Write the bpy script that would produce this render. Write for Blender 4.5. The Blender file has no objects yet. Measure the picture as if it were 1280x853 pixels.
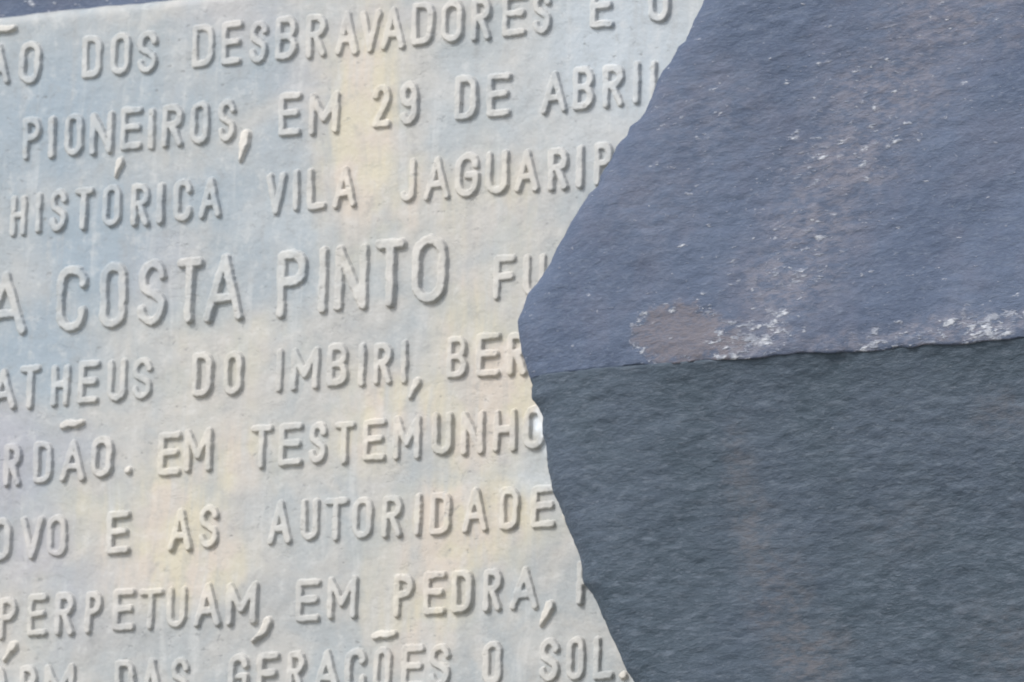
import bpy, math, random
import numpy as np
from mathutils import Matrix, Vector

sc = bpy.context.scene
# ------------------------------------------------------------------ camera
# The plaque hangs in the plane y = 0 (x to the right, z up, viewer on the -y side).
# A long lens looks up at it from the lower right, about 4.7 m away.
CAM_R = ((0.868536, 0.026555, -0.494914), (0.063771, 0.984276, 0.164725), (0.491507, -0.174631, 0.853185))
CAM_D = 4.749679
cam_data = bpy.data.cameras.new('camera')
cam = bpy.data.objects.new('camera', cam_data)
sc.collection.objects.link(cam)
sc.camera = cam
def w(u, v, n):                       # plaque frame (right, up, outwards) -> world
    return Vector((u, -n, v))
ax = [w(*r) for r in CAM_R]
loc = ax[2] * CAM_D
m = Matrix.Identity(4)
for c in range(3):
    for r in range(3):
        m[r][c] = ax[c][r]
    m[c][3] = loc[c]
cam.matrix_world = m
cam_data.sensor_width = 36.0
cam_data.lens = 288.54
cam_data.clip_start = 0.1
cam_data.clip_end = 200.0
cam_data.dof.use_dof = True           # a hand-held zoom shot, focused a little in front of the stone
cam_data.dof.focus_distance = 4.0
cam_data.dof.aperture_fstop = 46.0

# ------------------------------------------------------------------ sky and sun
SUN = w(-0.65, 1.12, 1.0).normalized()          # towards the sun
SUN_EL = math.asin(SUN.z)
SUN_AZ = math.atan2(SUN.x, SUN.y)
world = bpy.data.worlds.new('World')
sc.world = world
world.use_nodes = True
nt = world.node_tree
sky = nt.nodes.new('ShaderNodeTexSky')
sky.sky_type = 'NISHITA'
sky.sun_disc = False
sky.sun_elevation = SUN_EL
sky.sun_rotation = SUN_AZ
sky.dust_density = 2.0
# a milky, hazy day: the sky's blue is half washed out; below the horizon an added pale ground tone throws fill light up
hsv = nt.nodes.new('ShaderNodeHueSaturation')
hsv.inputs['Saturation'].default_value = 0.5
nt.links.new(sky.outputs[0], hsv.inputs['Color'])
tc = nt.nodes.new('ShaderNodeTexCoord')
sep = nt.nodes.new('ShaderNodeSeparateXYZ')
nt.links.new(tc.outputs['Generated'], sep.inputs[0])
below = nt.nodes.new('ShaderNodeMapRange')
below.inputs['From Min'].default_value = 0.01
below.inputs['From Max'].default_value = -0.03
nt.links.new(sep.outputs['Z'], below.inputs['Value'])
env = nt.nodes.new('ShaderNodeMix')
env.data_type = 'RGBA'
nt.links.new(below.outputs[0], env.inputs['Factor'])
nt.links.new(hsv.outputs[0], env.inputs[6])
env.inputs[7].default_value = (1.5, 1.45, 1.35, 1.0)
nt.links.new(env.outputs[2], nt.nodes['Background'].inputs[0])
nt.nodes['Background'].inputs[1].default_value = 0.15
sun_data = bpy.data.lights.new('sun', 'SUN')
sun_data.energy = 1.5
sun_data.angle = math.radians(7.0)
sun_data.color = (1.0, 0.965, 0.92)
sun = bpy.data.objects.new('sun', sun_data)
sun.rotation_euler = SUN.to_track_quat('Z', 'Y').to_euler()
sun.location = SUN * 5
sc.collection.objects.link(sun)
sc.view_settings.view_transform = 'Standard'
sc.view_settings.look = 'None'
sc.view_settings.exposure = 0.74
sc.view_settings.gamma = 1.0

# ------------------------------------------------------------------ helpers
random.seed(7)
RNG = np.random.default_rng(11)
_perm = RNG.permutation(512)
_val = RNG.random((512,))
def vnoise(x, y, seed=0):                      # smooth value noise in -1..1
    x = np.asarray(x, float) + seed * 17.31
    y = np.asarray(y, float) + seed * 9.77
    xi = np.floor(x).astype(int); yi = np.floor(y).astype(int)
    fx = x - xi; fy = y - yi
    fx = fx * fx * fx * (fx * (fx * 6 - 15) + 10); fy = fy * fy * fy * (fy * (fy * 6 - 15) + 10)
    def h(i, j):
        return _val[(_perm[(i + seed * 37) & 511] + j * 131 + seed * 71) & 511]
    a = h(xi, yi); b = h(xi + 1, yi); c = h(xi, yi + 1); d = h(xi + 1, yi + 1)
    return ((a * (1 - fx) + b * fx) * (1 - fy) + (c * (1 - fx) + d * fx) * fy) * 2 - 1
def fbm(x, y, seed=0, octaves=4, gain=0.5):
    s = 0; a = 1.0; k = 1.0
    for o in range(octaves):
        s = s + a * vnoise(x * k, y * k, seed + o); a *= gain; k *= 2.03
    return s
def smooth(a, b, x):
    t = np.clip((x - a) / (b - a), 0, 1)
    return t * t * (3 - 2 * t)

def mesh_from(name, verts, faces, mat, parent=None, smooth_shade=True):
    me = bpy.data.meshes.new(name)
    verts = np.asarray(verts, np.float32); faces = np.asarray(faces, np.int32)
    me.vertices.add(len(verts)); me.vertices.foreach_set('co', verts.ravel())
    k = faces.shape[1]
    me.loops.add(faces.size); me.loops.foreach_set('vertex_index', faces.ravel())
    me.polygons.add(len(faces))
    me.polygons.foreach_set('loop_start', np.arange(0, faces.size, k, dtype=np.int32))
    me.update(calc_edges=True)
    me.validate()
    me.polygons.foreach_set('use_smooth', np.full(len(me.polygons), smooth_shade))
    me.materials.append(mat)
    o = bpy.data.objects.new(name, me)
    sc.collection.objects.link(o)
    if parent is not None:
        o.parent = parent
        q = parent; off = Vector((0, 0, 0))
        while q is not None:
            off += q.location; q = q.parent
        o.location = -off
    return o
def empty(name, at, parent=None):
    o = bpy.data.objects.new(name, None)
    sc.collection.objects.link(o)
    o.empty_display_size = 0.02
    o.location = at
    if parent is not None:
        o.parent = parent
        q = parent
        while q is not None:
            o.location -= q.location; q = q.parent
    return o
def grid_faces(ny, nx):
    j, i = np.meshgrid(np.arange(ny - 1), np.arange(nx - 1), indexing='ij')
    a = (j * nx + i).ravel()
    return np.stack([a, a + 1, a + nx + 1, a + nx], 1)
def uvn(u, v, n):                              # arrays in the plaque frame -> world coordinates
    return np.stack([u, -n, v], -1).reshape(-1, 3)

# ------------------------------------------------------------------ materials
class Nodes:
    def __init__(self, name):
        self.mat = bpy.data.materials.new(name); self.mat.use_nodes = True
        self.t = self.mat.node_tree
        self.bsdf = self.t.nodes['Principled BSDF']
        self.co = self.t.nodes.new('ShaderNodeTexCoord').outputs['Object']
    def link(self, a, b): self.t.links.new(a, b)
    def put(self, sock, x):
        if hasattr(x, 'is_linked'): self.link(x, sock)
        else: sock.default_value = x
    def math(self, op, a, b=None, clamp=False):
        n = self.t.nodes.new('ShaderNodeMath'); n.operation = op; n.use_clamp = clamp
        self.put(n.inputs[0], a)
        if b is not None: self.put(n.inputs[1], b)
        return n.outputs[0]
    def mapping(self, scale, rot=(0, 0, 0), loc=(0, 0, 0), src=None):
        n = self.t.nodes.new('ShaderNodeMapping')
        self.link(src or self.co, n.inputs[0])
        n.inputs['Scale'].default_value = scale; n.inputs['Rotation'].default_value = rot; n.inputs['Location'].default_value = loc
        return n.outputs[0]
    def rotate_y(self, ang, src=None):         # turn the pattern in the stone's face before stretching it
        return self.mapping((1, 1, 1), (0, ang, 0), src=src)
    def noise(self, vec, scale=1.0, detail=3.0, rough=0.55, dist=0.0):
        n = self.t.nodes.new('ShaderNodeTexNoise')
        self.link(vec, n.inputs['Vector'])
        n.inputs['Scale'].default_value = scale; n.inputs['Detail'].default_value = detail
        n.inputs['Roughness'].default_value = rough; n.inputs['Distortion'].default_value = dist
        return n
    def voronoi(self, vec, scale=1.0, feature='F1'):
        n = self.t.nodes.new('ShaderNodeTexVoronoi'); n.feature = feature
        self.link(vec, n.inputs['Vector']); n.inputs['Scale'].default_value = scale
        return n
    def ramp(self, x, lo, hi, a=0.0, b=1.0):
        n = self.t.nodes.new('ShaderNodeMapRange'); n.interpolation_type = 'SMOOTHSTEP'
        self.put(n.inputs['Value'], x)
        n.inputs['From Min'].default_value = lo; n.inputs['From Max'].default_value = hi
        n.inputs['To Min'].default_value = a; n.inputs['To Max'].default_value = b
        return n.outputs['Result']
    def mix(self, fac, a, b):
        n = self.t.nodes.new('ShaderNodeMix'); n.data_type = 'RGBA'
        self.put(n.inputs['Factor'], fac)
        for i, x in ((6, a), (7, b)):
            self.put(n.inputs[i], x if hasattr(x, 'is_linked') else (*x, 1.0))
        return n.outputs[2]
    def patches(self, warped, lst):            # soft stains of their own place, size and strength (mm)
        tot = None
        for (c, sx, sy, amp) in lst:
            n = self.t.nodes.new('ShaderNodeVectorMath'); n.operation = 'SUBTRACT'
            self.link(warped, n.inputs[0]); n.inputs[1].default_value = (c[0] / 1e3, 0, c[1] / 1e3)
            k = self.t.nodes.new('ShaderNodeVectorMath'); k.operation = 'MULTIPLY'
            self.link(n.outputs[0], k.inputs[0]); k.inputs[1].default_value = (1e3 / sx, 0, 1e3 / sy)
            l = self.t.nodes.new('ShaderNodeVectorMath'); l.operation = 'LENGTH'
            self.link(k.outputs[0], l.inputs[0])
            g = self.ramp(l.outputs['Value'], 1.5, 0.25, 0.0, amp)
            tot = g if tot is None else self.math('MAXIMUM', tot, g)
        return tot
    def warp(self, scale, amount, detail=3.0, src=None):
        n = self.noise(src or self.co, scale, detail)
        s = self.t.nodes.new('ShaderNodeVectorMath'); s.operation = 'SUBTRACT'
        self.link(n.outputs['Color'], s.inputs[0]); s.inputs[1].default_value = (.5, .5, .5)
        k = self.t.nodes.new('ShaderNodeVectorMath'); k.operation = 'SCALE'
        self.link(s.outputs[0], k.inputs[0]); k.inputs['Scale'].default_value = amount
        a = self.t.nodes.new('ShaderNodeVectorMath'); a.operation = 'ADD'
        self.link(src or self.co, a.inputs[0]); self.link(k.outputs[0], a.inputs[1])
        return a.outputs[0]
    def bump(self, height, strength, distance, normal=None):
        n = self.t.nodes.new('ShaderNodeBump')
        n.inputs['Strength'].default_value = strength; n.inputs['Distance'].default_value = distance
        self.link(height, n.inputs['Height'])
        if normal is not None: self.link(normal, n.inputs['Normal'])
        return n.outputs[0]
    def finish(self, color, rough, normal=None, spec=0.4):
        self.put(self.bsdf.inputs['Base Color'], color)
        self.put(self.bsdf.inputs['Roughness'], rough)
        self.bsdf.inputs['Specular IOR Level'].default_value = spec
        if normal is not None: self.link(normal, self.bsdf.inputs['Normal'])
        return self.mat
# ------------------------------------------------------------------ stains and marks on the surfaces (mm in the plaque frame)
CREAM = [((-107.2, 139.1), 27.5, 74.5, 0.96), ((-56.6, 92.2), 30.6, 24.8, 0.72), ((-18.5, 79.9), 36.7, 43.4, 0.54), ((-195.7, -3.4), 49.0, 37.2, 0.42), ((-21.8, 13.9), 36.7, 43.4, 0.66), ((0.6, -20.5), 24.5, 31.1, 0.96), ((-74.2, -30.0), 55.1, 27.9, 0.72), ((-100.7, -47.3), 36.7, 24.8, 0.6), ((-239.3, -96.7), 55.1, 43.4, 1.0), ((-207.9, -117.4), 36.7, 24.8, 0.84), ((-28.7, -107.9), 55.1, 31.1, 1.0), ((-65.0, -143.5), 36.7, 43.4, 0.96), ((-204.7, -55.5), 42.8, 24.8, 0.84), ((-276.2, -85.1), 30.6, 24.8, 0.6), ((-19.7, -52.1), 30.6, 37.2, 0.66), ((23.2, -64.0), 36.7, 37.2, 0.12), ((-335.8, -144.6), 24.5, 31.1, 0.48), ((20.9, 11.1), 24.5, 37.2, 0.48), ((-114.2, 183.0), 12.2, 31.1, 0.48)]
BLUE = [((-326.2, 156.3), 74.5, 57.3, 0.9), ((-247.2, 169.6), 53.2, 33.4, 0.6), ((-288.7, 80.2), 69.2, 47.7, 0.9), ((-331.6, 19.8), 47.9, 38.2, 0.9), ((-216.3, 99.2), 53.2, 28.6, 0.7), ((-170.1, 52.5), 47.9, 38.2, 0.5), ((-340.3, -42.9), 37.2, 33.4, 0.6), ((-167.0, 119.7), 31.9, 28.6, 0.6), ((-90.9, 142.6), 16.0, 19.1, 0.5), ((-185.7, 174.4), 42.6, 28.6, 0.6)]
LILAC = [((-345.8, -47.4), 31.9, 33.4, 0.9), ((-326.1, -106.5), 26.6, 28.6, 0.7), ((-290.7, -141.9), 42.6, 23.9, 0.5), ((-146.5, 161.5), 21.3, 28.6, 0.3), ((-300.4, -45.2), 31.9, 19.1, 0.5), ((-92.9, 200.5), 31.9, 9.5, 0.4), ((-192.6, 209.0), 42.6, 14.3, 0.4), ((-242.7, 57.5), 31.9, 19.1, 0.3)]
CYAN = [((69.4, 167.7), 63.9, 52.5, 1.0), ((39.2, 113.4), 31.9, 28.6, 0.5), ((-4.4, 145.3), 31.9, 28.6, 0.4), ((-8.2, -80.9), 42.6, 16.7, 0.5), ((-36.6, 143.1), 26.6, 28.6, 0.3), ((-160.2, 85.4), 31.9, 14.3, 0.4)]
GREY = [((-282.6, -65.5), 16.0, 9.5, 0.8), ((-182.0, -71.1), 21.3, 19.1, 0.5), ((-186.8, -89.9), 16.0, 14.3, 0.4), ((-173.6, -147.6), 63.9, 28.6, 0.6), ((-261.9, -157.6), 53.2, 23.9, 0.6), ((46.5, -139.7), 26.6, 33.4, 0.3), ((-108.1, 10.1), 31.9, 19.1, 0.3)]
FLECKZONE = [((290.5, 59.3), 47.9, 23.9, 1.0), ((299.4, 103.3), 79.8, 19.1, 0.6), ((272.1, 2.8), 31.9, 28.6, 0.9), ((248.4, -41.0), 30.0, 17.0, 2.0), ((389.8, -45.7), 34.0, 12.0, 1.9), ((331.9, -48.6), 46.0, 10.0, 1.5), ((221.8, 33.2), 69.2, 47.7, 0.3), ((367.2, 128.8), 31.9, 14.3, 0.5), ((200.1, 97.8), 31.9, 38.2, 0.3), ((319.8, 66.0), 31.9, 14.3, 0.9)]
SILHOUETTE = [(240.7, 223.6), (223.8, 195.6), (211.8, 171.7), (202.4, 154.3), (196.7, 143.9), (190.7, 131.7), (186.7, 129.1), (182.1, 120.9), (176.7, 115.6), (172.1, 106.5), (167.6, 95.9), (163.5, 89.5), (157.4, 86.5), (155.6, 81.5), (149.1, 76.1), (145.8, 67.9), (139.2, 59.1), (138.0, 54.0), (132.8, 50.1), (125.4, 40.6), (120.7, 34.2), (116.4, 25.9), (112.7, 20.9), (108.9, 13.2), (105.0, 7.1), (100.2, 1.1), (95.6, -3.1), (90.9, -13.5), (88.8, -19.0), (89.0, -25.5), (91.2, -34.5), (94.4, -43.8), (98.8, -55.4), (98.6, -63.9), (103.1, -68.3), (106.0, -74.3), (106.9, -84.7), (109.1, -91.6), (110.2, -100.7), (112.0, -110.2), (113.9, -117.0), (118.2, -124.0), (123.1, -135.5), (127.4, -144.6), (131.7, -152.9), (133.4, -158.8), (135.3, -169.8), (141.0, -175.9), (147.1, -187.1), (153.2, -199.0), (159.0, -209.4), (163.1, -218.5), (169.0, -225.8), (178.5, -242.6), (190.4, -260.7), (208.5, -287.8), (229.1, -319.1)]
# (line, word, [(letter, left, right, foot, top)]) in mm
WORDS = [
 (1, 'AO', [('A', -370.6, -354.3, 180.8, 206), ('O', -347.4, -332.5, 179.7, 205.5)]),
 (1, 'DOS', [('D', -302.7, -289, 179.4, 205.4), ('O', -282.3, -268.6, 179.4, 205.4), ('S', -263.3, -249.4, 179, 205)]),
 (1, 'DESBRAVADORES', [('D', -224.7, -209.5, 179.7, 205.7), ('E', -203.9, -189.9, 179.5, 205.5), ('S', -184.4, -172.1, 178.9, 204.9), ('B', -166.1, -151.6, 179.6, 205.6), ('R', -145, -131.7, 179, 205), ('A', -124.6, -109.7, 179, 204.9), ('V', -108.1, -93.8, 179, 204.3), ('A', -93.4, -77.5, 179.4, 205.3), ('D', -72.7, -57.9, 180.3, 206.2), ('O', -52.5, -37.9, 180.3, 205.6), ('R', -32, -19.5, 180, 205.3), ('E', -11.5, 4.6, 180.8, 206.1), ('S', 8.9, 20.7, 180.3, 205.6)]),
 (1, 'E', [('E', 47.3, 62.7, 180.7, 205.9)]),
 (1, 'O', [('O', 85.9, 99.6, 180.8, 206.1)]),
 (2, 'PIONEIROS', [('P', -342.5, -329.8, 132.4, 158.3), ('I', -324.1, -320.1, 132.5, 157.8), ('O', -312.7, -300.2, 132.6, 158.6), ('N', -294.5, -278.5, 132.1, 157.7), ('E', -273, -258.2, 133.5, 159), ('I', -253.1, -249.8, 132.3, 157.5), ('R', -243.6, -229.5, 132.4, 158.3), ('O', -224, -211, 132.9, 158.9), ('S', -204.6, -192.6, 132.9, 158.5)]),
 (2, 'EM', [('E', -162.1, -147.2, 133.1, 158.8), ('M', -141.1, -121.3, 132.4, 157.3)]),
 (2, '29', [('2', -97.8, -85.7, 133.2, 158.7), ('9', -78.9, -67.2, 133.3, 159)]),
 (2, 'DE', [('D', -41.8, -27.2, 133.4, 159.4), ('E', -20.3, -4.9, 133.6, 159)]),
 (2, 'ABRIL', [('A', 15.9, 32.7, 132.5, 157.5), ('B', 36.9, 50.2, 133.4, 158.6), ('R', 56.6, 70.3, 132.9, 157.9), ('I', 77.2, 80.9, 133.8, 158.8), ('L', 88.2, 99.8, 132.9, 158.2)]),
 (3, 'HISTORICA', [('H', -349.9, -338.7, 86.4, 111), ('I', -331.3, -327.9, 87.2, 111.8), ('S', -321.6, -309.6, 87, 112.9), ('T', -303.9, -290.8, 86.7, 112.2), ('O', -284.1, -271.6, 87.3, 113), ('R', -263.7, -251.3, 86.1, 112), ('I', -245.1, -241.7, 86.5, 111.8), ('C', -234.1, -221.5, 86.8, 112.3), ('A', -216, -200.9, 87.4, 112.1)]),
 (3, 'VILA', [('V', -169.3, -156, 86.4, 111), ('I', -150.5, -147.2, 87.2, 112.2), ('L', -141.1, -128.5, 87.1, 112), ('A', -123.5, -107.6, 86.8, 111.4)]),
 (3, 'JAGUARIPE', [('J', -77.7, -67.4, 87.3, 113), ('A', -61.4, -44.1, 87.1, 112.2), ('G', -40.4, -25.2, 87.4, 113.4), ('U', -20.2, -5.4, 87.6, 113.1), ('A', -0.6, 14.9, 87.5, 112.3), ('R', 21.8, 34.6, 87, 111.7), ('I', 40.4, 44.7, 87.3, 111.9), ('P', 52, 63.7, 87.4, 112.7), ('E', 70, 83.2, 87.1, 112.4)]),
 (4, 'A', [('A', -366.2, -335.7, 25.1, 64.6)]),
 (4, 'COSTA', [('C', -314.1, -293.1, 25.4, 65.3), ('O', -283.5, -265.1, 25.4, 65.1), ('S', -257.2, -237.3, 25.1, 65), ('T', -229.5, -212.1, 24.9, 64.2), ('A', -210.5, -183.2, 24.2, 64.5)]),
 (4, 'PINTO', [('P', -159.8, -139.6, 23.9, 63.6), ('I', -129.8, -126.5, 25, 63.9), ('N', -120, -98.1, 25.3, 64.2), ('T', -92.2, -72.6, 25.2, 65.5), ('O', -67.4, -45, 26.1, 66.1)]),
 (4, 'FU', [('F', -13.1, 1.3, 24.8, 50.8), ('U', 6.6, 21, 24.8, 50.1)]),
 (5, 'MATHEUS', [('M', -386.8, -366.1, -19.8, 5.5), ('A', -359.2, -340.9, -19.3, 5.7), ('T', -338.1, -323.8, -19.7, 6.3), ('H', -315.9, -303.3, -19.4, 5.3), ('E', -296.6, -282.4, -19.2, 6.6), ('U', -276.3, -263.3, -19, 5.8), ('S', -258.8, -245.3, -19.1, 6.2)]),
 (5, 'DO', [('D', -216.5, -202.9, -19.5, 6.5), ('O', -194.6, -182.1, -20.3, 5.7)]),
 (5, 'IMBIRI', [('I', -158.3, -154.8, -20.3, 5.4), ('M', -148.5, -129.5, -20.4, 4.8), ('B', -123.6, -109.9, -19.4, 5.7), ('I', -101.7, -98.5, -20.3, 5), ('R', -92, -80, -20.2, 4.3), ('I', -73.5, -69.7, -20.3, 5.4)]),
 (5, 'BER', [('B', -42.8, -29.4, -19.8, 4.9), ('E', -23, -7.4, -19.8, 5.5), ('R', -2.1, 10.1, -20.4, 4.2)]),
 (6, 'ORDAO', [('O', -368.6, -354.3, -65.2, -40), ('R', -347.1, -335.4, -66.1, -40.6), ('D', -326.4, -313.3, -65.5, -40.3), ('A', -307.1, -290.1, -65.7, -40.6), ('O', -285.6, -271, -64.5, -39.9)]),
 (6, 'EM', [('E', -238.4, -223.3, -65.7, -40.2), ('M', -220.1, -201.7, -64.8, -39.2)]),
 (6, 'TESTEMUNHO', [('T', -174.6, -159.7, -65.5, -39.6), ('E', -155.1, -139.2, -64.7, -39.7), ('S', -134.6, -122.8, -64.5, -39.9), ('T', -117.6, -103.4, -65.8, -40.9), ('E', -97.5, -82.3, -65.2, -40.6), ('M', -76.9, -59, -65.6, -40.1), ('U', -51, -37.6, -64.3, -39.4), ('N', -31.7, -16.7, -65.3, -39.9), ('H', -10.3, 4.6, -64.7, -39.8), ('O', 9.9, 23.7, -64.4, -39.4)]),
 (7, 'POVO', [('P', -375.7, -361.9, -110.9, -85.6), ('O', -355.1, -341.4, -110.8, -85.3), ('V', -334, -317.5, -111.1, -85.6), ('O', -315.3, -301.4, -110.6, -85.4)]),
 (7, 'E', [('E', -272.4, -256.7, -110.9, -85.8)]),
 (7, 'AS', [('A', -229.3, -213.2, -111.5, -86.3), ('S', -208.3, -195.2, -110.8, -85.2)]),
 (7, 'AUTORIDADES', [('A', -160.8, -144.9, -111, -85.3), ('U', -138.4, -126.3, -109.9, -85.3), ('T', -122.5, -106.7, -111.1, -85.9), ('O', -103.2, -89.9, -110.8, -86.2), ('R', -82.9, -69.7, -111.3, -86.5), ('I', -61.3, -57, -111.3, -86.2), ('D', -50.6, -37.4, -111.4, -86.5), ('A', -29.2, -12.6, -110.9, -84.9), ('D', -4.7, 8.1, -110.7, -86.1), ('E', 16.6, 32.4, -110.9, -86.3), ('S', 37.2, 49.3, -110.9, -85.6)]),
 (8, 'PERPETUAM', [('P', -347.3, -334.7, -158.7, -133.4), ('E', -326.9, -313.2, -157.6, -132.4), ('R', -307, -294, -157.9, -132.6), ('P', -285.6, -274.4, -157.9, -132.9), ('E', -266.2, -251.5, -157.1, -132.4), ('T', -248.7, -231.4, -157.8, -133.2), ('U', -228.6, -215.5, -157.4, -132.8), ('A', -209.2, -191.5, -157.5, -131.5), ('M', -187.1, -166.7, -157.6, -132.6)]),
 (8, 'EM', [('E', -139.9, -124.1, -157.8, -133), ('M', -118.7, -99.1, -157.4, -132.4)]),
 (8, 'PEDRA', [('P', -73.8, -60.8, -158, -133.4), ('E', -53.9, -39.4, -157.7, -132.9), ('D', -34.6, -21.3, -157.6, -132.9), ('R', -13.8, -2.1, -157.7, -133.1), ('A', 4.2, 22.2, -157.7, -133.2)]),
 (8, 'P', [('P', 48.3, 60.6, -157.1, -131.8)]),
 (9, 'ARM', [('A', -353.4, -336.9, -200.4, -175.1), ('R', -330.6, -318.7, -200.4, -175.1), ('M', -313.1, -292.2, -200.4, -175.1)]),
 (9, 'DAS', [('D', -263.1, -249.7, -200.4, -175.1), ('A', -245.2, -230.2, -200.4, -175.1), ('S', -224.1, -211.9, -200.4, -175.1)]),
 (9, 'GERACOES', [('G', -184.4, -171.1, -200.4, -175.1), ('E', -164.6, -150.6, -200.4, -175.1), ('R', -144.4, -132.4, -200.4, -175.1), ('A', -126.4, -109, -200.4, -175.1), ('C', -105.2, -91.7, -200.4, -175.1), ('O', -86.3, -74.5, -200.4, -175.1), ('E', -67.2, -52.5, -200.4, -175.1), ('S', -48.7, -34.8, -200.4, -175.1)]),
 (9, 'O', [('O', -13, -0.8, -200.4, -175.1)]),
 (9, 'SOL', [('S', 24.5, 37.2, -200.4, -175.1), ('O', 42.4, 54, -200.4, -175.1), ('L', 60.2, 72.8, -200.4, -175.8)]),
]

# ------------------------------------------------------------------ the two stones' and the plaque's materials
def plaque_material(name='weathered_cast_plaque', worn_highlight=0.0):
    k = Nodes(name)
    wv = k.warp(14.0, 0.050, 5.0)
    wv = k.warp(60.0, 0.022, 4.0, src=wv)
    run_co = k.warp(9.0, 0.020, 3.0)
    streak = k.noise(k.mapping((26, 1, 5), src=run_co), 1.0, 4.0, 0.6).outputs[0]
    runs = k.noise(k.mapping((85, 1, 7), src=run_co), 1.0, 5.0, 0.62).outputs[0]
    cloud = k.noise(k.co, 22.0, 5.0, 0.6, 0.4).outputs[0]
    mott = k.noise(k.co, 95.0, 5.0, 0.65).outputs[0]
    base = k.mix(k.ramp(cloud, .38, .62), P_GREY_A, P_GREY_B)
    base = k.mix(k.patches(wv, BLUE), base, P_BLUE)
    base = k.mix(k.patches(wv, LILAC), base, P_LILAC)
    base = k.mix(k.patches(wv, GREY), base, P_DULL)
    base = k.mix(k.patches(wv, CYAN), base, P_CYAN)
    cream = k.patches(wv, CREAM)
    cream = k.math('MULTIPLY', cream, k.ramp(streak, .34, .56, .30, 1.35))
    cream = k.math('MULTIPLY', cream, k.ramp(runs, .34, .60, .55, 1.1), clamp=True)
    warm = k.mix(k.ramp(k.noise(k.co, 30.0, 3.0).outputs[0], .42, .58), P_CREAM, P_PEACH)
    base = k.mix(cream, base, warm)
    # rain runs: thin greyish and pale streaks down the face
    base = k.mix(k.ramp(runs, .53, .68, 0, .32), base, P_DULL)
    base = k.mix(k.ramp(runs, .46, .32, 0, .22), base, P_WHITE)
    # blotches, dark grime specks and hairline scratches
    base = k.mix(k.ramp(mott, .50, .72, 0, .34), base, P_WHITE)
    base = k.mix(k.ramp(mott, .48, .28, 0, .40), base, P_DIRT)
    speck = k.noise(k.mapping((1, 1, 1.5)), 170.0, 3.0, 0.6).outputs[0]
    zone = k.noise(k.co, 16.0, 2.0).outputs[0]
    sp = k.math('MULTIPLY', k.ramp(speck, .62, .70), k.ramp(zone, .44, .60))
    base = k.mix(k.math('MULTIPLY', sp, .55), base, P_DIRT)
    sc1 = k.noise(k.mapping((40, 1, 110), (0, .35, 0)), 1.0, 3.0, .6).outputs[0]
    sc2 = k.ramp(k.math('ABSOLUTE', k.math('SUBTRACT', sc1, .5)), .014, 0.0)
    sc2 = k.math('MULTIPLY', sc2, k.ramp(k.noise(k.co, 24.0, 3.0).outputs[0], .53, .64))
    base = k.mix(k.math('MULTIPLY', sc2, .20), base, P_DIRT)
    base = k.mix(k.patches(wv, [((22.5, -50.0), 6.5, 14.0, 1.0), ((14.0, -83.0), 16.0, 8.0, .10)]), base, P_CHALK)
    if worn_highlight:                                       # rubbed, paler metal; also paints bright highlights onto the raised lettering
        rub_highlight = k.noise(k.co, 55.0, 4.0, .6).outputs[0]
        base = k.mix(k.ramp(rub_highlight, .34, .62, worn_highlight * .35, worn_highlight), base, P_RUB_HIGHLIGHT)
    rough = k.ramp(mott, .3, .7, .55, .75)
    n1 = k.bump(k.noise(k.co, 60.0, 4.0, .6).outputs[0], .5, .0022)
    n2 = k.bump(k.noise(k.co, 320.0, 4.0, .65).outputs[0], .5, .0007, n1)
    n3 = k.bump(k.math('MULTIPLY', k.math('ADD', sp, k.math('MULTIPLY', sc2, .5)), -1.0), .5, .0007, n2)
    return k.finish(base, rough, n3, .35)

P_GREY_A = (.298, .325, .338); P_GREY_B = (0.375, 0.374, 0.361)
P_BLUE = (.232, .288, .338); P_LILAC = (.305, .312, .345); P_DULL = (0.299, 0.306, 0.306)
P_CYAN = (0.354, 0.396, 0.432); P_CREAM = (.455, .424, .338); P_PEACH = (.455, .412, .362)
P_WHITE = (.54, .54, .53); P_DIRT = (.21, .22, .22); P_CHALK = (.68, .75, .82); P_RUB_HIGHLIGHT = (.60, .57, .515)
R_DARK = (.055, .077, .126); R_MID = (.075, .101, .157); R_PALE = (.118, .145, .200); R_MAUVE = (.086, .098, .142); R_SLATE = (.056, .078, .104)
R_WHITE = (.40, .42, .46); R_QUARTZ = (.19, .21, .255); R_WARM = (.132, .122, .138); R_BAND = (.152, .154, .188); R_SMEAR = (.118, .112, .120); R_GREEN_SHADED = (.041, .061, .083); R_LOW_SHADED = (.052, .072, .102); R_LOWP_SHADED = (.088, .111, .142)
GRAIN = math.radians(2)

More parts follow.
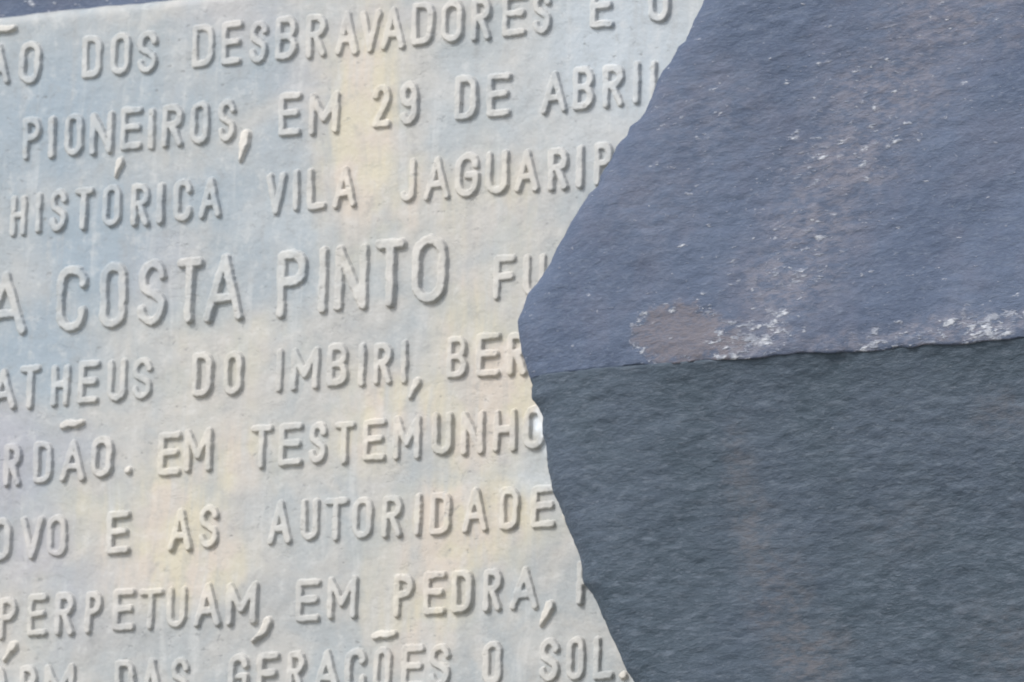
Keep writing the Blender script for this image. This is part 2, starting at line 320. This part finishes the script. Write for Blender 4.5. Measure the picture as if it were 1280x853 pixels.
BAND = [((375, 150), 40, 14, 1.0), ((400, 120), 30, 14, .6), ((352, 128), 40, 26, .8), ((318, 92), 44, 26, .8), ((296, 55), 40, 26, .9), ((280, 20), 32, 26, .8), ((262, -12), 34, 24, .8), ((240, -40), 38, 16, 1.), ((372, -46), 60, 9, .9), ((310, -48), 50, 8, .7), ((210, 90), 40, 30, .35), ((180, 40), 40, 30, .25)]
SMEAR = [((236, -112), 12, 26, .40), ((244, -150), 12, 26, .50), ((258, -182), 18, 26, .55), ((276, -216), 22, 22, .70), ((400, -93), 20, 14, .35), ((395, -214), 30, 26, .30), ((330, -150), 30, 20, .15)]
def rock_material(name, flecks, dark, mid, pale, upper):
    k = Nodes(name)
    rot = k.rotate_y(GRAIN)
    wv = k.warp(26.0, 0.030, 4.0)
    wv = k.warp(110.0, 0.022, 5.0, src=wv)
    sx, sz = (120, 270) if upper else (150, 400)
    grain = k.noise(k.mapping((sx, sx, sz), src=rot), 1.0, 5.0, .68, .2).outputs[0]
    fine = k.noise(k.mapping((300, 300, 700), src=rot), 1.0, 4.0, .65).outputs[0]
    cloud = k.noise(k.co, 13.0, 6.0, .62).outputs[0]
    tint = k.noise(k.co, 31.0, 4.0, .6).outputs[0]
    base = k.mix(k.ramp(cloud, .36, .64), dark, mid)
    base = k.mix(k.ramp(tint, .45, .68, 0, .55), base, R_MAUVE if upper else R_SLATE)
    base = k.mix(k.ramp(grain, .50, .74, 0, .55), base, pale)
    base = k.mix(k.ramp(grain, .46, .26, 0, .55), base, dark)
    base = k.mix(k.math('MULTIPLY', k.ramp(fine, .53, .70), .55), base, pale)
    base = k.mix(k.math('MULTIPLY', k.ramp(fine, .45, .28), .50), base, dark)
    lit_dash = k.noise(k.mapping((62, 62, 220) if upper else (105, 105, 390), src=rot, loc=(.9, 0, .2)), 1.0, 4.0, .6, .15).outputs[0]  # pale dashes: highlights on the grain's upper edges, painted into the colour
    dlo = .60 if upper else .54
    base = k.mix(k.ramp(lit_dash, dlo, dlo + .10, 0, .40 if upper else .62), base, pale)
    # broad brownish band of altered stone
    band = k.patches(wv, BAND if upper else SMEAR)
    bn = k.noise(k.mapping((120, 120, 240), src=rot), 1.0, 5.0, .66).outputs[0]
    base = k.mix(k.math('MULTIPLY', band, k.ramp(bn, .40, .62, .12, .95)), base, R_BAND if upper else R_SMEAR)
    if upper:
        scar = k.patches(wv, [((199, -36), 27, 21, 1.0), ((218, -44), 24, 11, .9)])
        scar = k.ramp(k.math('MULTIPLY', scar, k.ramp(bn, .30, .62, .35, 1.0)), .14, .50, 0.0, 1.0)
        base = k.mix(k.math('MULTIPLY', scar, k.ramp(fine, .32, .62, .45, .85)), base, R_WARM)
    # quartz: grains of many sizes, thick where the stone is broken
    zone = k.patches(wv, flecks)
    if upper:
        zone = k.math('MAXIMUM', zone, k.math('MULTIPLY', band, .75))
        rim = k.math('MULTIPLY', k.ramp(scar, .0, .25), k.ramp(scar, .80, .40))
        zone = k.math('MAXIMUM', zone, k.math('MULTIPLY', rim, 1.5))
    f1 = k.noise(k.mapping((95, 95, 240), src=rot), 1.0, 3.0, .6, .2).outputs[0]
    f2 = k.noise(k.mapping((48, 48, 150), src=rot, loc=(.3, .1, .7)), 1.0, 4.0, .66, .2).outputs[0]
    f3 = k.noise(k.mapping((190, 190, 430), src=rot, loc=(.5, .3, .1)), 1.0, 2.0, .6).outputs[0]
    fa = k.ramp(k.math('SUBTRACT', f1, k.math('SUBTRACT', .675, k.math('MULTIPLY', zone, .110))), 0.0, .12)
    fb = k.ramp(k.math('SUBTRACT', f2, k.math('SUBTRACT', .74, k.math('MULTIPLY', zone, .14))), 0.0, .24, 0, .7)
    fc = k.ramp(k.math('SUBTRACT', f3, k.math('SUBTRACT', .670, k.math('MULTIPLY', zone, .06))), 0.0, .11, 0, .8)
    fl = k.math('MAXIMUM', fa, k.math('MAXIMUM', fb, fc))
    if not upper: fl = k.math('MULTIPLY', fl, .28)
    glint = k.ramp(k.noise(k.co, 210.0, 2.0).outputs[0], .46, .66)
    base = k.mix(fl, base, k.mix(glint, R_QUARTZ, R_WHITE))
    n1 = k.bump(grain, .5 if upper else .62, .0010)
    n2 = k.bump(fine, .8, .0009, n1)
    n3 = k.bump(fl, .5, .0010, n2)
    return k.finish(base, k.ramp(fl, 0, 1, .68, .42), n3, .3)

MAT_PLAQUE = plaque_material()
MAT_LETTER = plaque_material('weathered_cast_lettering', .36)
MAT_COMMA = plaque_material('rubbed_highlit_cast_punctuation', .75)
MAT_UPPER = rock_material('dark_granite_with_quartz', FLECKZONE, R_DARK, R_MID, R_PALE, True)
MAT_LOWER = rock_material('dark_granite_rough_shaded', [((370, -100), 30, 30, .15)], R_GREEN_SHADED, R_LOW_SHADED, R_LOWP_SHADED, False)  # darker granite tones: the undercut face's shade is put into the colour
MAT_WALL = rock_material('dark_granite_behind', [((-300, 240), 90, 20, .9)], R_DARK, R_MID, R_PALE, True)

# ------------------------------------------------------------------ rock face the plaque is fixed to
def rock_face():
    us = np.linspace(-.80, .75, 260); vs = np.linspace(-.62, .62, 210)
    U, V = np.meshgrid(us, vs)
    n = -.010 + .004 * fbm(U * 14, V * 14, 40, 4) + .0012 * fbm(U * 90, V * 160, 44, 3)
    inside = smooth(.55, .50, U) * smooth(-.56, -.53, U) * smooth(-.36, -.33, V) * smooth(.232, .216, V)
    n = n * (1 - inside) - .0125 * inside
    n = n + .004 * smooth(.235, .30, V)
    front = uvn(U, V, n); ny, nx = U.shape
    f = grid_faces(ny, nx)
    # a thick block: the rim goes straight back and is closed behind
    rim = np.concatenate([np.arange(nx), np.arange(1, ny) * nx + nx - 1, (ny - 1) * nx + np.arange(nx - 2, -1, -1), np.arange(ny - 2, 0, -1) * nx])
    back = front[rim].copy(); back[:, 1] = .30
    b0 = len(front); k = len(rim)
    sides = np.stack([rim, b0 + np.arange(k), b0 + (np.arange(k) + 1) % k, np.roll(rim, -1)], 1)
    o = mesh_from('rock_face', np.concatenate([front, back]), np.concatenate([f, sides]), MAT_WALL)
    o['label'] = 'rough dark blue-grey rock face showing above the top edge of the pale plaque'
    o['category'] = 'rock face'
rock_face()

# ------------------------------------------------------------------ plaque
PL_U0, PL_U1, PL_V0, PL_V1 = -.515, .47, -.315, .2232
def panel_height(u, v):
    return .0007 * fbm(u * 9, v * 9, 3, 3) + .00022 * fbm(u * 60, v * 60, 8, 3)
plaque = empty('plaque', w(-.02, PL_V0, -.006))
plaque['label'] = 'weathered pale grey plaque with raised capital letters and cream stains'
plaque['category'] = 'plaque'

def panel():
    us = np.arange(PL_U0, PL_U1 + 1e-6, .0025); vs = np.arange(PL_V0, PL_V1 + 1e-6, .0025); vs[-1] = PL_V1
    U, V = np.meshgrid(us, vs)
    n = panel_height(U, V)
    d = np.minimum(np.minimum(U - PL_U0, PL_U1 - U), np.minimum(V - PL_V0, PL_V1 - V))
    n = n - .0022 * (1 - smooth(0, .004, d))
    V2 = V + np.where(V > PL_V1 - .001, .0006 * fbm(U * 40, V * 0, 20, 3), 0)
    front = uvn(U, V2, n); ny, nx = U.shape
    f = grid_faces(ny, nx)
    rim = np.concatenate([np.arange(nx), np.arange(1, ny) * nx + nx - 1, (ny - 1) * nx + np.arange(nx - 2, -1, -1), np.arange(ny - 2, 0, -1) * nx])
    back = front[rim].copy(); back[:, 1] = .0135
    b0 = len(front); k = len(rim)
    sides = np.stack([rim, b0 + np.arange(k), b0 + (np.arange(k) + 1) % k, np.roll(rim, -1)], 1)
    mesh_from('panel', np.concatenate([front, back]), np.concatenate([f, sides]), MAT_PLAQUE, plaque)
panel()

def arc(cx, cy, rx, ry, a0, a1, k=9):
    return [(cx + rx * math.cos(math.radians(a0 + (a1 - a0) * i / k)), cy + ry * math.sin(math.radians(a0 + (a1 - a0) * i / k))) for i in range(k + 1)]
def strokes(ch, x0, x1, y0, y1):
    """Centre lines of one condensed gothic capital inside the box."""
    W = x1 - x0; H = y1 - y0; xm = (x0 + x1) / 2; r = W / 2
    def P(*pts): return [(x0 + a * W, y0 + b * H) for a, b in pts]
    if ch == 'O':
        p = arc(xm, y1 - r, r, r, 0, 180) + arc(xm, y0 + r, r, r, 180, 360); return [p + [p[0]]]
    if ch == 'D':
        q = .52 * W
        return [[(x0, y0), (x0, y1)] + arc(x1 - q, y1 - q, q, q, 90, 0) + arc(x1 - q, y0 + q, q, q, 0, -90) + [(x0, y0)]]
    if ch == 'U': return [[(x0, y1)] + arc(xm, y0 + r, r, r, 180, 360) + [(x1, y1)]]
    if ch == 'J': return [[(x1, y1)] + arc(xm, y0 + r * .9, r, r * .9, 360, 190)]
    if ch == 'C': return [arc(xm, y1 - r, r, r, -8, 180) + arc(xm, y0 + r, r, r, 180, 368)]
    if ch == 'G': return [arc(xm, y1 - r, r, r, 0, 180) + arc(xm, y0 + r, r, r, 180, 360) + [(x1, y0 + .48 * H), (xm, y0 + .48 * H)]]
    if ch == 'S':
        t = H * .27
        return [arc(xm, y1 - t, r, t, 12, 180) + P((.10, .60), (.35, .53), (.65, .46), (.92, .38)) + arc(xm, y0 + t, r, t, 12, -168)]
    if ch == 'B':
        q = .24 * H
        return [[(x0, y0), (x0, y1)] + arc(x1 - .45 * W, y1 - q, .42 * W, q, 90, -90) + [(x0, y1 - 2 * q)],
                [(x0, y1 - 2 * q)] + arc(x1 - .48 * W, (y0 + y1 - 2 * q) / 2, .48 * W, (y1 - 2 * q - y0) / 2, 90, -90) + [(x0, y0)]]
    if ch in 'PR':
        q = .235 * H
        s = [[(x0, y0), (x0, y1)] + arc(x1 - .5 * W, y1 - q, .5 * W, q, 90, -90) + [(x0, y1 - 2 * q)]]
        if ch == 'R': s.append([(x0 + .45 * W, y1 - 2 * q), (x1, y0)])
        return s
    if ch == '9':
        q = .26 * H
        p = arc(xm, y1 - q, r, q, 0, 360, 16)
        return [p, [(x1, y1 - q)] + arc(xm, y0 + q, r, q, 0, -155)]
    if ch == '2':
        q = .24 * H
        return [arc(xm, y1 - q, r, q, 170, -20) + P((.72, .48), (0, 0), (1, 0))]
    T = {'A': [((0, 0), (.5, 1), (1, 0)), ((.17, .33), (.83, .33))], 'E': [((1, 1), (0, 1), (0, 0), (1, 0)), ((0, .53), (.88, .53))],
         'F': [((1, 1), (0, 1), (0, 0)), ((0, .53), (.88, .53))], 'H': [((0, 0), (0, 1)), ((1, 0), (1, 1)), ((0, .52), (1, .52))],
         'I': [((.5, 0), (.5, 1))], 'L': [((0, 1), (0, 0), (1, 0))], 'M': [((0, 0), (0, 1), (.5, .34), (1, 1), (1, 0))],
         'N': [((0, 0), (0, 1), (1, 0), (1, 1))], 'T': [((0, 1), (1, 1)), ((.5, 1), (.5, 0))], 'V': [((0, 1), (.5, 0), (1, 1))]}
    return [P(*s) for s in T[ch]]

STEP = .0005
def relief(name, lines, parent, half, rise, taper=None, mat=None):
    """Raised cast shape: a smooth-shouldered ridge along the given centre lines, standing on the panel."""
    pts = np.array([q for s in lines for q in s])
    pad = half * 2.2
    us = np.arange(pts[:, 0].min() - pad, pts[:, 0].max() + pad, STEP); vs = np.arange(pts[:, 1].min() - pad, pts[:, 1].max() + pad, STEP)
    U, V = np.meshgrid(us, vs)
    d = np.full(U.shape, 9.0)
    for s in lines:
        for i in range(len(s) - 1):
            (ax_, ay_), (bx_, by_) = s[i], s[i + 1]
            dx, dy = bx_ - ax_, by_ - ay_; ll = dx * dx + dy * dy
            if ll < 1e-14: continue
            t = np.clip(((U - ax_) * dx + (V - ay_) * dy) / ll, 0, 1)
            e = np.hypot(U - ax_ - t * dx, V - ay_ - t * dy)
            if taper is not None:
                ta = taper[i] + (taper[i + 1] - taper[i]) * t
                e = e - (ta - half)
            d = np.minimum(d, e)
    d = d + half * (.16 * fbm(U * 150, V * 150, 60, 3) + .08 * fbm(U * 700, V * 700, 64, 2))
    wear = rise * (.93 + .16 * vnoise(U * 26, V * 26, 70) + .05 * vnoise(U * 300, V * 300, 72))
    h = wear * (1 - smooth(half * .72, half * 1.24, d))
    n = panel_height(U, V) + h - .00018
    keep = h > .00004
    cell = keep[:-1, :-1] | keep[1:, :-1] | keep[:-1, 1:] | keep[1:, 1:]
    f = grid_faces(*U.shape)[cell.ravel()]
    used = np.unique(f); remap = np.full(U.size, -1); remap[used] = np.arange(len(used))
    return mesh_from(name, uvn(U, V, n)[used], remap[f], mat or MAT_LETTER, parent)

HALF, RISE = .0022, .0026
def add_word(line, text, letters):
    big = line == 4 and text != 'FU'
    hs, rise = (HALF * 1.34, RISE * 1.2) if big else (HALF, RISE)
    mid = np.mean([[(a[1] + a[2]) / 2, a[3]] for a in letters], axis=0) / 1e3
    word = empty('raised_word', w(mid[0], mid[1], 0), plaque)
    if big: word['label'] = 'word in larger, taller letters'
    for ch, u0, u1, v0, v1 in letters:
        u0, u1, v0, v1 = u0 / 1e3, u1 / 1e3, v0 / 1e3, v1 / 1e3
        if ch == 'I': c = (u0 + u1) / 2; u0, u1 = c - .003, c + .003
        k = hs * .88
        box = (u0 + k, u1 - k, v0 + k, v1 - k)
        ls = strokes(ch, *box)
        if ch == 'C' and text == 'GERACOES':
            c = (u0 + u1) / 2
            ls.append([(c, v0 + k), (c + .0015, v0 - .0035), (c - .002, v0 - .005)])
        relief('numeral' if ch in '29' else 'letter', ls, word, hs * random.uniform(.94, 1.06), rise * random.uniform(.88, 1.08))
    return word
MARKS = {}
for line, text, letters in WORDS:
    MARKS[(line, text)] = add_word(line, text, letters)
def mark(name, pts, parent, taper, rise=.0031):
    p = [(a / 1e3, b / 1e3) for a, b in pts]
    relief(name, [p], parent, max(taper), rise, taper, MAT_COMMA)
TILDES = [((1, 'AO'), [(-370.3, 212.9), (-362.3, 215.2), (-357.6, 214.3), (-352.3, 215.2)]),
          ((6, 'ORDAO'), [(-306.9, -31.9), (-302.4, -30.6), (-297.2, -31.4), (-293.1, -30.2)]),
          ((9, 'GERACOES'), [(-86.4, -168.6), (-81.6, -167.5), (-77.3, -168.4), (-73.0, -167.4)])]
for key, pts in TILDES: mark('tilde', pts, MARKS[key], [.0019, .0021, .0021, .0018])
for key, pts in [((3, 'HISTORICA'), [(-273.0, 126.4), (-275.7, 117.6)]), ((9, 'ARM'), [(-336.8, -163.0), (-342.2, -170.8)])]:
    mark('acute_accent', pts, MARKS[key], [.0029, .0011])
for pts, tp in [([(-184.9, 135.6), (-185.6, 130.5), (-188.6, 120.6)], [.0035, .0031, .0010]), ([(-62.8, -20.4), (-66.6, -29.4)], [.0030, .0013]),
                ([(-158.6, -156.6), (-161.4, -162.2), (-168.6, -168.0)], [.0027, .0025, .0009]), ([(30.4, -156.4), (27.8, -161.0), (24.4, -167.7)], [.0029, .0025, .0011])]:
    mark('comma', pts, plaque, tp)
for c in [(-259.9, -61.5), (79.4, -199.0)]:
    mark('full_stop', [(c[0], c[1]), (c[0] + .6, c[1] + .3)], plaque, [.0022, .0022], .0024)

# ------------------------------------------------------------------ the boulder standing in front on the right
SIL = np.array(SILHOUETTE)[::-1] / 1e3           # (right, up) of its left outline, 0.148 m in front of the plaque
RIDGE = -.053
boulder = empty('granite_boulder', w(.36, -.30, .06))
boulder['label'] = 'big dark blue-grey granite boulder with a horizontal ledge covering the right end of the plaque'
boulder['category'] = 'boulder'
def edge_u(v): return np.interp(v, SIL[:, 1], SIL[:, 0])
def back_shell(front, ny, nx, f, depth_n, mat, name):
    rim = np.concatenate([np.arange(nx), np.arange(1, ny) * nx + nx - 1, (ny - 1) * nx + np.arange(nx - 2, -1, -1), np.arange(ny - 2, 0, -1) * nx])
    cen = front[rim].mean(0)
    back = front[rim].copy(); back[:, 1] = -depth_n
    back[:, 0] += (cen[0] - back[:, 0]) * .10; back[:, 2] += (cen[2] - back[:, 2]) * .03
    b0 = len(front); k = len(rim)
    sides = np.stack([rim, b0 + np.arange(k), b0 + (np.arange(k) + 1) % k, np.roll(rim, -1)], 1)
    return mesh_from(name, np.concatenate([front, back]), np.concatenate([f, sides]), mat, boulder)
def columns():
    t = np.concatenate([[0, .0004, .0009, .0016, .0025], np.arange(.0036, .38, .0012), np.linspace(.385, .52, 30)])
    return t
def rock_noise(U, V):
    c, s = math.cos(GRAIN), math.sin(GRAIN)
    A = U * c + V * s; B = -U * s + V * c
    return (.0016 * fbm(U * 16, V * 16, 80, 3) + .00035 * fbm(A * 85, B * 220, 84, 3) + .00012 * fbm(A * 260, B * 600, 88, 2))
def upper_block():
    t = columns()
    vs = np.concatenate([np.arange(RIDGE, .20, .0012), np.linspace(.202, .31, 40)])
    T, V = np.meshgrid(t, vs)
    U = edge_u(V) + T
    jag = .0004 * vnoise(V * 160, V * 0, 90) + .0003 * vnoise(V * 520, V * 0, 91)
    U = U + jag * np.exp(-T / .004)
    up = V - RIDGE
    n = .148 + .014 * (1 - np.exp(-T / .013)) + (.004 - .11 * up) * (1 - np.exp(-T / .07))
    n = n + rock_noise(U, V) * (1 - np.exp(-T / .006))
    # the broken lip along the ledge, rounded and chipped
    lip = .0040 * np.exp(-up / .0035) * (1 + .8 * vnoise(U * 60, V * 0, 93) + .6 * vnoise(U * 210, V * 0, 94))
    n = n - lip * .30 * smooth(.004, .05, T)
    # the shallow scar left of the quartz
    sx, sy = (U - .203) / .030, (V + .040) / .017
    n = n - .0010 * smooth(1.1, .55, np.hypot(sx, sy) + .25 * fbm(U * 70, V * 70, 97, 3))
    drop = .7 * (.0016 * vnoise(U * 34, V * 0, 95) + .0010 * vnoise(U * 120, V * 0, 96)) * np.exp(-up / .004)
    V2 = V + drop * smooth(.0, .03, T)
    front = uvn(U, V2, n); ny, nx = U.shape
    return back_shell(front, ny, nx, grid_faces(ny, nx), .055, MAT_UPPER, 'upper_block')
def lower_block():
    t = columns()
    vs = np.concatenate([np.linspace(-.45, -.262, 50), np.arange(-.26, RIDGE + .0145, .0012)])
    T, V = np.meshgrid(t, vs)
    U = edge_u(V) + T
    jag = .0004 * vnoise(V * 160, V * 0, 90) + .0003 * vnoise(V * 520, V * 0, 91)
    U = U + jag * np.exp(-T / .004)
    dn = RIDGE - V
    n = .148 + .014 * (1 - np.exp(-T / .013)) + .0036 * (1 - np.exp(-T / .07)) - (.0016 + .0045 * (1 - np.exp(-np.clip(dn, 0, 1) / .011)) + .09 * np.clip(dn, -.02, 1)) * smooth(.010, .16, T)
    n = n - .02 * smooth(-.0004, -.007, dn)
    n = n + (rock_noise(U, V) + .0003 * fbm(U * 110, V * 240, 99, 3)) * (1 - np.exp(-T / .006))
    front = uvn(U, V, n); ny, nx = U.shape
    return back_shell(front, ny, nx, grid_faces(ny, nx), .050, MAT_LOWER, 'lower_block')
upper_block()
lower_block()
